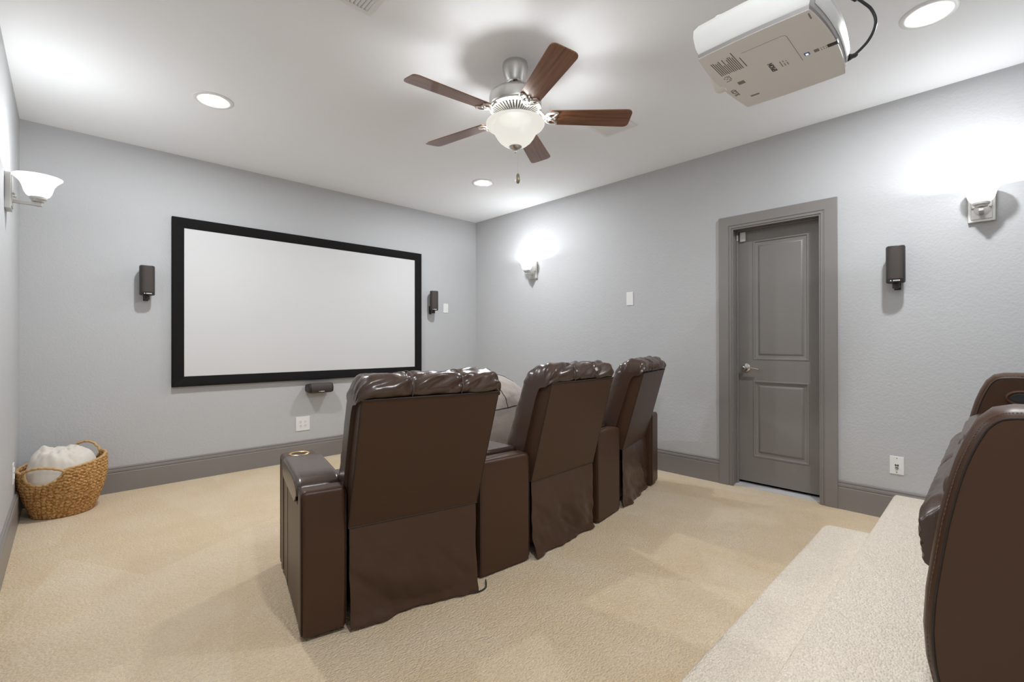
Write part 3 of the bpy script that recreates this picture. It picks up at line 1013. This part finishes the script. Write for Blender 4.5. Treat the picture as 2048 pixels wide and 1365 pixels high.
def chair_back(t, lean, ybase):
    """upholstered back: rear shell, cushion with gathered top, skirt"""
    ZB, ZT = 0.410, 0.950
    rear = lambda zz: ybase - lean * (zz - ZB)
    HW = 0.292
    # rear shell
    sh = B()
    ring = lambda hw, y, zb, zt_: [(-hw, y + rear(zb), zb), (hw, y + rear(zb), zb), (hw, y + rear(zt_), zt_), (-hw, y + rear(zt_), zt_)]
    sh.loft([ring(HW - 0.008, 0.0, ZB + 0.004, ZT), ring(HW - 0.002, 0.002, ZB, ZT), ring(HW, 0.009, ZB, ZT), ring(HW, 0.085, ZB, ZT - 0.01), ring(HW - 0.006, 0.092, ZB, ZT - 0.01)])
    sh.build('back_shell', M_LEATHER, t)
    for sx in (-1, 1):
        B().tube([(sx * (HW - 0.001), rear(zz) + 0.003, zz) for zz in (ZB, 0.6, 0.8, ZT)], 0.0024, 6).build('edge_seam', M_SEAM, t)
    B().tube([(-HW, rear(ZT) - 0.001, ZT), (0, rear(ZT) - 0.002, ZT), (HW, rear(ZT) - 0.001, ZT)], 0.0028, 6).build('edge_seam', M_SEAM, t)
    B().tube([(-HW, rear(ZB) + 0.001, ZB), (HW, rear(ZB) + 0.001, ZB)], 0.0028, 6).build('edge_seam', M_SEAM, t)
    # cushion: closed profile, lofted across
    pr_ = [(0.088, 0.430), (0.088, 0.55), (0.086, 0.68), (0.082, 0.80), (0.074, 0.90), (0.040, 0.944), (0.004, 0.953), (-0.006, 0.966), (-0.006, 0.985), (0.006, 1.010), (0.030, 1.032), (0.066, 1.046), (0.108, 1.050), (0.150, 1.042),
           (0.186, 1.020), (0.208, 0.985), (0.218, 0.94), (0.226, 0.88), (0.233, 0.80), (0.243, 0.72), (0.255, 0.63), (0.266, 0.54), (0.272, 0.47), (0.255, 0.43), (0.17, 0.42)]
    pr_ = [Vector((a, c_)) for a, c_ in pr_]
    dense = []
    n0 = len(pr_)
    for i in range(n0):
        a, b_, c_, d = pr_[i - 1], pr_[i], pr_[(i + 1) % n0], pr_[(i + 2) % n0]
        for k in range(3):
            u = k / 3
            dense.append(0.5 * ((2 * b_) + (c_ - a) * u + (2 * a - 5 * b_ + 4 * c_ - d) * u * u + (3 * b_ - a - 3 * c_ + d) * u ** 3))
    cen = Vector((0.15, 0.74))
    NX = 72
    rings = []
    hw = HW + 0.016
    sd = t.location.x * 3.1
    for i in range(NX + 1):
        s = -1 + 2 * i / NX
        s = math.copysign(1 - (1 - abs(s)) ** 1.35, s)
        x = s * hw
        edge = max(0.0, (abs(s) - 0.80) / 0.20)
        k = math.sqrt(max(0.0, 1 - edge ** 2.2)) if edge < 1 else 0.0
        ring = []
        for q in dense:
            top = min(1, max(0, (q.y - 0.90) / 0.08))
            fr = min(1, max(0, (q.x - 0.15) / 0.06))
            # the roll keeps its height near the sides, the front bolster thins
            dirv = (q - cen)
            core = Vector((max(0.03, min(q.x, 0.13)), min(q.y, 0.925)))
            p = core + (q - core) * (0.25 + 0.75 * k)
            w = 0.0
            ang = math.atan2(q.y - 0.95, q.x - 0.1)
            w += top * (0.026 * abs(nz(x * 8.5 + ang * 1.3, ang * 1.1 - x * 2, sd)) - 0.009 + 0.008 * nz(x * 19 + ang * 2.6, ang * 1.8, sd + 5))
            w += top * edge * 0.009 * math.sin(ang * 10 + x * 20 + 4 * nz(x * 9, ang, sd))
            w += fr * (1 - top) * 0.006 * nz(x * 12, q.y * 22, sd + 9)
            w += (1 - top) * edge * fr * 0.005 * math.sin(q.y * 120 + 5 * nz(q.y * 8, x * 9, sd))
            for xs in (-0.10, 0.11):
                w -= top * 0.010 * math.exp(-((x - xs) / 0.012) ** 2)
            nrm = (q - (Vector((0.10, 0.97)) if q.y > 0.93 else Vector((0.12, q.y))))
            if nrm.length > 1e-4:
                p = p + nrm.normalized() * w
            ring.append((x, rear(p.y) + p.x, p.y))
        rings.append(ring)
    cu = B()
    cu.loft(rings)
    cu.build('back_cushion', M_LEATHER_S, t, sharp=180)
    for xs in (-0.10, 0.11):
        pts = [(xs, rear(q.y) + q.x, q.y - 0.001) for q in dense[15:50] if q.y > 0.955]
        B().tube(pts, 0.0022, 6).build('top_seam', M_STITCH, t)
    # skirt
    sk = B()
    sd2 = t.location.x * 7.7

    def f(u, v):
        x = -0.288 + 0.574 * u
        zz = 0.408 * (1 - v) + 0.010
        y = rear(ZB) + 0.004 - 0.006 * v
        am = v * v
        y += -0.014 * am * abs(nz(u * 2.3 + v * 0.8, v * 1.4, sd2)) * 1.5
        y += 0.034 * (v ** 1.2) * nz(u * 4.2 - v * 2.6, v * 2.0, sd2 + 3)
        y += 0.012 * v * nz(u * 11 - v * 6, v * 5, sd2 + 7)
        if v > 0.9:
            y -= (v - 0.9) * 0.20 * (0.5 + 0.5 * nz(u * 3.0, 1.0, sd2))
            zz += 0.010 * nz(u * 8, v * 4, sd2) * (v - 0.9) * 10 * 0.4
        x += 0.006 * v * nz(v * 3.0, u * 2.0, sd2 + 11)
        return (x, y, max(zz, 0.004))
    sk.grid(f, 44, 30)
    sk.build('rear_skirt', M_SKIRT, t, solid=0.003, sharp=180)


def seat_base(t):
    b_ = B()
    b_.box(-0.272, 0.272, 0.06, 0.70, 0.04, 0.31, 0.02, 3)
    b_.build('base_frame', M_LEATHER, t)
    b_ = B()
    b_.box(-0.276, 0.276, 0.20, 0.76, 0.30, 0.465, 0.06, 5)
    b_.build('seat_cushion', M_LEATHER_S, t)
    b_ = B()
    b_.box(-0.270, 0.270, 0.70, 0.775, 0.05, 0.37, 0.03, 4)
    b_.build('footrest', M_LEATHER_S, t)


def arm(t, side):
    """side -1: at the left of the seat (as one sits), +1 at the right"""
    xi, xo = side * 0.298, side * 0.470
    x0, x1 = min(xi, xo), max(xi, xo)
    y0, y1 = -0.035, 0.765
    b_ = B()
    # outer body, lower under the lid
    b_.box(x0, x1, y0 + 0.003, y0 + 0.095, 0.012, AZ, 0.022, 4)
    b_.box(x0 + 0.006, x1 - 0.006, y0 + 0.06, y1 - 0.02, 0.012, 0.505, 0.010, 3)
    b_.box(x0 + 0.001, x1 - 0.001, y1 - 0.17, y1, 0.012, AZ - 0.004, 0.022, 4)
    ao = b_.build('arm', M_LEATHER, t)
    for xx in (x0 + 0.003, x1 - 0.003):
        B().tube([(xx, y0 + 0.009, 0.03), (xx, y0 + 0.009, AZ - 0.03), (xx + (0.006 if xx < (x0 + x1) / 2 else -0.006), y0 + 0.018, AZ - 0.008), (xx, y0 + 0.090, AZ - 0.004)], 0.0022, 6).build('edge_seam', M_SEAM, ao)
    B().tube([((xo - side * 0.0066), 0.44, 0.02), ((xo - side * 0.0066), 0.44, 0.50)], 0.0022, 6).build('side_seam', M_SEAM, ao)
    B().tube([((xo - side * 0.0012), 0.70, 0.03), ((xo - side * 0.0012), 0.70, 0.56)], 0.0022, 6).build('side_seam', M_SEAM, ao)
    b_ = B()
    rings = []
    for yy, zt_ in ((y0 + 0.098, 0.552), (y0 + 0.100, 0.568), (y0 + 0.112, 0.592), (y0 + 0.16, 0.607), (0.20, 0.611), (0.40, 0.609), (0.54, 0.604), (0.582, 0.594), (0.592, 0.575), (0.594, 0.552)):
        c0, c1 = x0 - 0.004, x1 + 0.003
        zb = 0.508 if 0.1 < yy < 0.58 else 0.545
        rings.append([(c0, yy, zb), (c0, yy, zt_ - 0.022), (c0 + 0.007, yy, zt_ - 0.008), (c0 + 0.024, yy, zt_), (c1 - 0.024, yy, zt_), (c1 - 0.007, yy, zt_ - 0.008), (c1, yy, zt_ - 0.022), (c1, yy, zb)])
    b_.loft(rings)
    b_.build('arm_lid', M_LEATHER_S, t, sharp=60)
    b_ = B()
    cy = 0.682
    b_.lathe([(0.047, AZ - 0.006), (0.050, AZ - 0.0025), (0.047, AZ - 0.0005), (0.043, AZ - 0.001), (0.038, AZ - 0.0035), (0.037, AZ - 0.0042)], ((xi + xo) / 2, cy, 0), 32)
    b_.build('cup_holder_rim', M_GOLD, t)
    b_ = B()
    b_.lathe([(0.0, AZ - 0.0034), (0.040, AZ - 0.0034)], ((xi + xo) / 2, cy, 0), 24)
    b_.build('cup_well_shade', M_SEAM, t)  # flat dark disc, its colour stands for the shade down the cup well


R12, R2, R14 = math.radians(-12.0), math.radians(2.0), math.radians(14.3)
GRP = 'leather recliners of the front row'
s1 = thing('recliner', 'brown leather recliner with brass cup holder arm, at the basket end of the row', 'recliner', (1.115, 1.781, 0), R12, GRP)
chair_back(s1, 0.39, -0.030)
seat_base(s1)
arm(s1, -1)
s2 = thing('recliner', 'brown leather recliner in the middle of the row, between two wedge consoles', 'recliner', (2.096, 1.732, 0), R2, GRP)
chair_back(s2, 0.27, 0.008)
seat_base(s2)
s3 = thing('recliner', 'brown leather recliner at the end of the row closest to the grey door', 'recliner', (3.085, 1.858, 0), R14, GRP)
chair_back(s3, 0.275, 0.015)
seat_base(s3)
arm(s3, 1)


def console(label, loc, rz, wb=0.325, wf=0.19):
    t = thing('wedge_console', label, 'console', loc, rz, 'leather wedge consoles of the front row')
    y0, y1 = 0.0, 0.66
    hw = lambda y: (wb + (wf - wb) * (y - y0) / (y1 - y0)) / 2
    tr = lambda ya, yb, g=0.0: rounded([(-hw(ya) + g, ya), (hw(ya) - g, ya), (hw(yb) - g, yb), (-hw(yb) + g, yb)], 0.018, 3)
    b_ = B()
    b_.prism(tr(y0, y0 + 0.10), 0.012, AZ - 0.008, 0.022, 4)
    b_.prism(tr(y0 + 0.05, y1 - 0.02, 0.005), 0.012, 0.505, 0.01, 2)
    b_.prism(tr(y1 - 0.22, y1), 0.012, AZ - 0.008, 0.022, 4)
    bo = b_.build('console_body', M_LEATHER, t)
    for sx in (-1, 1):
        B().tube([(sx * (hw(y0) - 0.004), y0 + 0.004, 0.03), (sx * (hw(y0) - 0.004), y0 + 0.004, AZ - 0.04), (sx * (hw(y0) - 0.008), y0 + 0.012, AZ - 0.016), (sx * (hw(y0 + 0.09) - 0.006), y0 + 0.09, AZ - 0.012)], 0.0022, 6).build('edge_seam', M_SEAM, bo)
    b_ = B()
    b_.prism(tr(y0 + 0.104, y1 - 0.224, -0.001), 0.508, AZ + 0.012, 0.020, 4)
    b_.build('console_lid', M_LEATHER_S, t)
    b_ = B()
    b_.lathe([(0.047, AZ - 0.014), (0.050, AZ - 0.009), (0.046, AZ - 0.005), (0.041, AZ - 0.008)], (0, 0.555, 0), 28)
    b_.build('cup_holder_rim', M_GOLD, t)
    return t


console('brown leather wedge console between the cup holder recliner and the middle recliner', (1.621, 1.733, 0), math.radians(-5.0))
console('brown leather wedge console between the middle recliner and the one by the door', (2.603, 1.776, 0), math.radians(8.2))

b = B()
b.tube(smooth_path([(-0.062, -0.034, 0.006), (-0.02, -0.052, 0.005), (0.025, -0.048, 0.005), (0.052, -0.022, 0.005), (0.062, -0.008, 0.016)], 6), 0.0038, 8)
po = b.build('floor_cable', M_RUBBER)
po.location = (1.40, 1.715, 0)
tag(po, 'thin black power cable on the carpet beside the bottom of a wedge console', 'cable')

# ------------------------------------------------------------------ raised loveseat recliner on the riser
LX0, LX1 = 1.55, 3.37
lv = thing('loveseat_recliner', 'brown leather reclining loveseat standing on the raised carpeted platform', 'recliner', (1.55, -0.35, 0.260))
OX, OY, OZ_ = 1.55, -0.35, 0.260


def armshape(d):
    """outline of the arm side, (y, z) in room coordinates, grown outwards by d"""
    base_ = [(-0.80, 0.275), (0.088, 0.275), (0.103, 0.36), (0.108, 0.44), (0.103, 0.53), (0.092, 0.62), (0.078, 0.72), (0.063, 0.80), (0.049, 0.86), (0.031, 0.915), (0.012, 0.958), (-0.008, 0.980), (-0.035, 0.988), (-0.10, 0.990), (-0.30, 0.985), (-0.62, 0.965), (-0.78, 0.94), (-0.80, 0.90)]
    return inset_poly(base_, -d)


def big_arm(xa, xb, name):
    """xa: face towards the viewer"""
    w = xb - xa
    b_ = B()
    secs = [(0.0, -0.004), (0.002, 0.0), (0.006, 0.004), (0.022, 0.017), (0.05, 0.023), (w - 0.05, 0.023), (w - 0.022, 0.017), (w - 0.006, 0.004), (w - 0.002, 0.0), (w, -0.004)]
    b_.loft([[(xa + dx - OX, y - OY, max(zz, 0.270) - OZ_) for y, zz in armshape(d)] for dx, d in secs])
    ao = b_.build(name, M_LEATHER, lv, sharp=60)
    for xx in (xa + 0.0015, xb - 0.0015):
        B().tube(smooth_path([(xx - OX, y - OY, zz - OZ_) for y, zz in armshape(0.001)[1:16]], 4), 0.0028, 6).build('arm_seam', M_SEAM, ao)
    b_ = B()
    path = smooth_path([(xa + 0.012 - OX, y - OY, zz - OZ_) for y, zz in armshape(0.0125)[1:16]], 14)
    dots, rad = [], []
    for p0, p1 in zip(path[:-1:2], path[1::2]):
        for f_, r_ in ((0.0, 0.0003), (0.12, 0.0014), (0.75, 0.0014), (0.88, 0.0003)):
            dots.append(p0 + (p1 - p0) * f_ * 1.3)
            rad.append(r_)
    b_.tube(dots, rad, 5)
    b_.build('arm_stitching', M_STITCH, ao)
    return ao


big_arm(LX0, LX0 + 0.17, 'arm')
fa = big_arm(3.20, 3.37, 'arm')
b = B()
ov = lambda rx, rz_, x: [(x - OX, -0.085 + rx * math.cos(q) - OY, 0.898 + rz_ * math.sin(q) - OZ_) for q in [2 * PI * k / 36 for k in range(36)]]
b.tube(ov(0.046, 0.030, 3.196), 0.008, 8, True)
b.build('release_handle_ring', M_LEATHER, fa)
b = B()
b.loft([ov(0.042, 0.026, 3.199), ov(0.040, 0.025, 3.193), ov(0.030, 0.018, 3.191)])
b.build('release_handle', M_RUBBER, fa)
seat_prof = [(-0.50, 0.66), (-0.50, 0.795), (-0.30, 0.812), (-0.10, 0.825), (-0.03, 0.829), (0.03, 0.826), (0.062, 0.816), (0.088, 0.798), (0.100, 0.775), (0.104, 0.752), (0.098, 0.735), (0.06, 0.725), (0.0, 0.70), (-0.1, 0.66)]
foot_prof = [(0.0, 0.70), (0.085, 0.730), (0.118, 0.722), (0.140, 0.700), (0.152, 0.670), (0.155, 0.635), (0.151, 0.590), (0.140, 0.545), (0.120, 0.49), (0.112, 0.44), (0.100, 0.40), (0.06, 0.385), (0.0, 0.39)]


def cushion(xa, xb, prof_, name, gather):
    n = 40
    P = [Vector(p) for p in prof_]
    m = len(P)
    dense = []
    for i in range(m):
        a, b_, c_, d = P[i - 1], P[i], P[(i + 1) % m], P[(i + 2) % m]
        for k in range(4):
            u = k / 4
            dense.append(0.5 * ((2 * b_) + (c_ - a) * u + (2 * a - 5 * b_ + 4 * c_ - d) * u * u + (3 * b_ - a - 3 * c_ + d) * u ** 3))
    cen = sum(P, Vector((0, 0))) / m
    rings = []
    for i in range(n + 1):
        s = -1 + 2 * i / n
        s = math.copysign(1 - (1 - abs(s)) ** 1.5, s)
        x = (xa + xb) / 2 + s * (xb - xa) / 2
        e = max(0, (abs(s) - 0.78) / 0.22)
        k = 0.80 + 0.20 * math.sqrt(max(0, 1 - e ** 2))
        ring = []
        for j, q in enumerate(dense):
            p = cen + (q - cen) * k
            dv = (q - cen).normalized()
            w = gather * (0.35 + 0.65 * e) * (0.5 * math.sin(math.atan2(q.y - cen.y, q.x - cen.x) * 17 + 3 * nz(x * 7, j * 0.1, 2)) + nz(x * 18, q.y * 40, 4))
            if name == 'seat_cushion':
                for yy in (0.045, -0.01, -0.07):
                    w -= 0.006 * math.exp(-((q.x - yy) / 0.006) ** 2) * (1 if q.y > 0.78 else 0)
                w -= 0.006 * math.exp(-((q.y - 0.788) / 0.006) ** 2) * (1 if q.x > 0.08 else 0)
            p = p + dv * w
            ring.append((x - OX, p.x - OY, p.y - OZ_))
        rings.append(ring)
    b_ = B()
    b_.loft(rings)
    return b_.build(name, M_LEATHER_S, lv, sharp=180)


for xa, xb in ((1.722, 2.455), (2.465, 3.198)):
    cushion(xa, xb, seat_prof, 'seat_cushion', 0.0012)
    cushion(xa, xb, foot_prof, 'footrest', 0.010)
b = B()
b.box(LX0 + 0.02 - OX, LX1 - 0.02 - OX, -0.80 - OY, 0.02 - OY, 0.262 - OZ_, 0.65 - OZ_, 0.01, 2)
b.build('base_frame', M_LEATHER, lv)
for xa, xb in ((1.725, 2.455), (2.465, 3.195)):
    b = B()
    rings = []
    for zz, y0, y1, i in ((0.78, -0.72, -0.46, 0.03), (0.84, -0.74, -0.45, 0.0), (1.10, -0.80, -0.52, 0.0), (1.34, -0.85, -0.58, 0.0), (1.40, -0.84, -0.62, 0.03), (1.42, -0.80, -0.68, 0.08)):
        rings.append([(x - OX, y - OY, zz - OZ_) for x, y in rounded([(xa + i, y0), (xb - i, y0), (xb - i, y1), (xa + i, y1)], 0.05, 4)])
    b.loft(rings)
    b.build('backrest', M_LEATHER_S, lv)

# ------------------------------------------------------------------ bean bag in front of the row
bb_c = Vector((2.59, 3.335, 0))
t = thing('bean_bag', 'large taupe microsuede bean bag on the floor between recliners and screen', 'bean bag', bb_c)
RX, RZ = 0.63, 0.82


def bag_pt(th, ph, extra=0.0):
    cz = math.sin(ph)
    rr_ = math.cos(ph)
    r = RX * (abs(rr_) ** 0.55)
    zz = 0.45 + (0.425 if cz > 0 else 0.44) * cz
    r *= 1 + 0.025 * math.cos(6 * th) * max(0, cz) + 0.05 * nz(2 * math.cos(th), 2 * math.sin(th), ph * 2)
    r += 0.012 * nz(7 * math.cos(th) + ph, 7 * math.sin(th), ph * 9) + extra
    if cz < 0:
        r *= 1 + 0.05 * cz * cz
    zz += 0.02 * nz(3 * math.cos(th), 3 * math.sin(th), ph)
    zz = max(zz, 0.012)
    return (r * math.cos(th), r * math.sin(th), zz)


b = B()
b.grid(lambda u, v: bag_pt(2 * PI * u, -PI / 2 + PI * v), 96, 48)
bmesh.ops.remove_doubles(b.bm, verts=b.bm.verts, dist=1e-5)
b.build('bag', M_BAG, t, sharp=180)
b = B()
for ph in (0.42, -0.42):
    b.tube([bag_pt(2 * PI * k / 90, ph, 0.002) for k in range(90)], 0.004, 6, True)
for k in range(6):
    th = PI / 6 + k * PI / 3
    b.tube([bag_pt(th, 0.42 + (1.5 - 0.42) * i / 24, 0.002) for i in range(25)], 0.0035, 6)
b.build('seams', M_SEAM, t)

# ------------------------------------------------------------------ basket and throw
bk = thing('wicker_basket', 'round woven seagrass basket with arched handles on carpet in the corner', 'basket', (-0.012, 4.455, 0))
H1, H2 = math.radians(-118), math.radians(58)


def adiff(a, b_):
    return abs((a - b_ + PI) % (2 * PI) - PI)


def rim_z(th):
    zz = 0.345 + 0.032 * math.cos(th - math.radians(30))
    for hh in (H1, H2):
        d = adiff(th, hh) / math.radians(30)
        zz -= 0.080 * max(0, 1 - d * d) ** 0.6 if d < 1 else 0
    return zz


def bk_r(v):
    return 0.145 + 0.075 * math.sin(min(1, v * 1.08) * PI / 2) - 0.012 * max(0, v - 0.7)


def bk_pt(th, zz, off=0.0):
    v = zz / 0.34
    row = zz / 0.0195
    r = bk_r(v) + 0.006 * abs(math.sin(row * PI)) ** 0.7 + 0.0042 * math.sin(th * 40 + row * 2.4 + (int(row) % 2) * PI) + off
    return (r * math.cos(th), r * math.sin(th), zz)


b = B()
NT, NV = 320, 110
b.grid(lambda u, v: bk_pt(2 * PI * u, 0.004 + (rim_z(2 * PI * u) - 0.004) * v), NT, NV)
bmesh.ops.remove_doubles(b.bm, verts=b.bm.verts, dist=1e-5)
b.lathe([(0.0, 0.006), (0.146, 0.006)], (0, 0, 0), 40)
b.build('basket_body', M_WICKER, bk, solid=0.010, sharp=180)
b = B()
b.tube([bk_pt(2 * PI * k / 160, rim_z(2 * PI * k / 160) + 0.002) for k in range(160)], 0.0075, 8, True)
b.build('basket_rim', M_WICKER_R, bk)
for hh in (H1, H2):
    pts = []
    for k in range(17):
        u = k / 16
        th = hh + math.radians(-29 + 58 * u)
        e0 = rim_z(hh + math.radians(30.5))
        p = Vector(bk_pt(th, 0.32))
        p.z = e0 - 0.012 + (0.088 if hh == H2 else 0.036) * math.sin(PI * u) ** 0.7
        p.x *= 1.015
        p.y *= 1.015
        pts.append(p)
    b = B()
    rr_ = [0.0082 + 0.0012 * (k % 2) for k in range(len(smooth_path(pts, 4)))]
    b.tube(smooth_path(pts, 4), rr_, 9)
    b.build('basket_handle', M_WICKER_R, bk)

b = B()


def heap(u, v):
    a = 2 * PI * u
    r = 0.197 * v
    x, y = r * math.cos(a), r * math.sin(a)
    zz = 0.195 * (1 - v ** 5.0) + 0.012 * (1 - v)
    zz += 0.040 * (1 - v * v) * nz(x * 7 + 3, y * 7, 1.3) + 0.028 * (1 - v ** 6) * abs(nz(x * 16 + y * 6, y * 14, 5)) + 0.012 * nz(x * 36, y * 30 + x * 14, 8)
    zz += 0.045 * math.exp(-((x + 0.11) ** 2 + (y - 0.02) ** 2) / 0.008)
    zz -= 0.020 * max(0, -y / 0.2)
    return (x, y, zz + 0.018)


b.grid(heap, 110, 46)
bmesh.ops.remove_doubles(b.bm, verts=b.bm.verts, dist=1e-6)
th_ = b.build('throw_blanket', M_CREAM, solid=0.005, sharp=180)
th_.location = (-0.012, 4.455, 0.2)
tag(th_, 'crumpled cream throw blanket heaped inside the wicker basket', 'blanket')
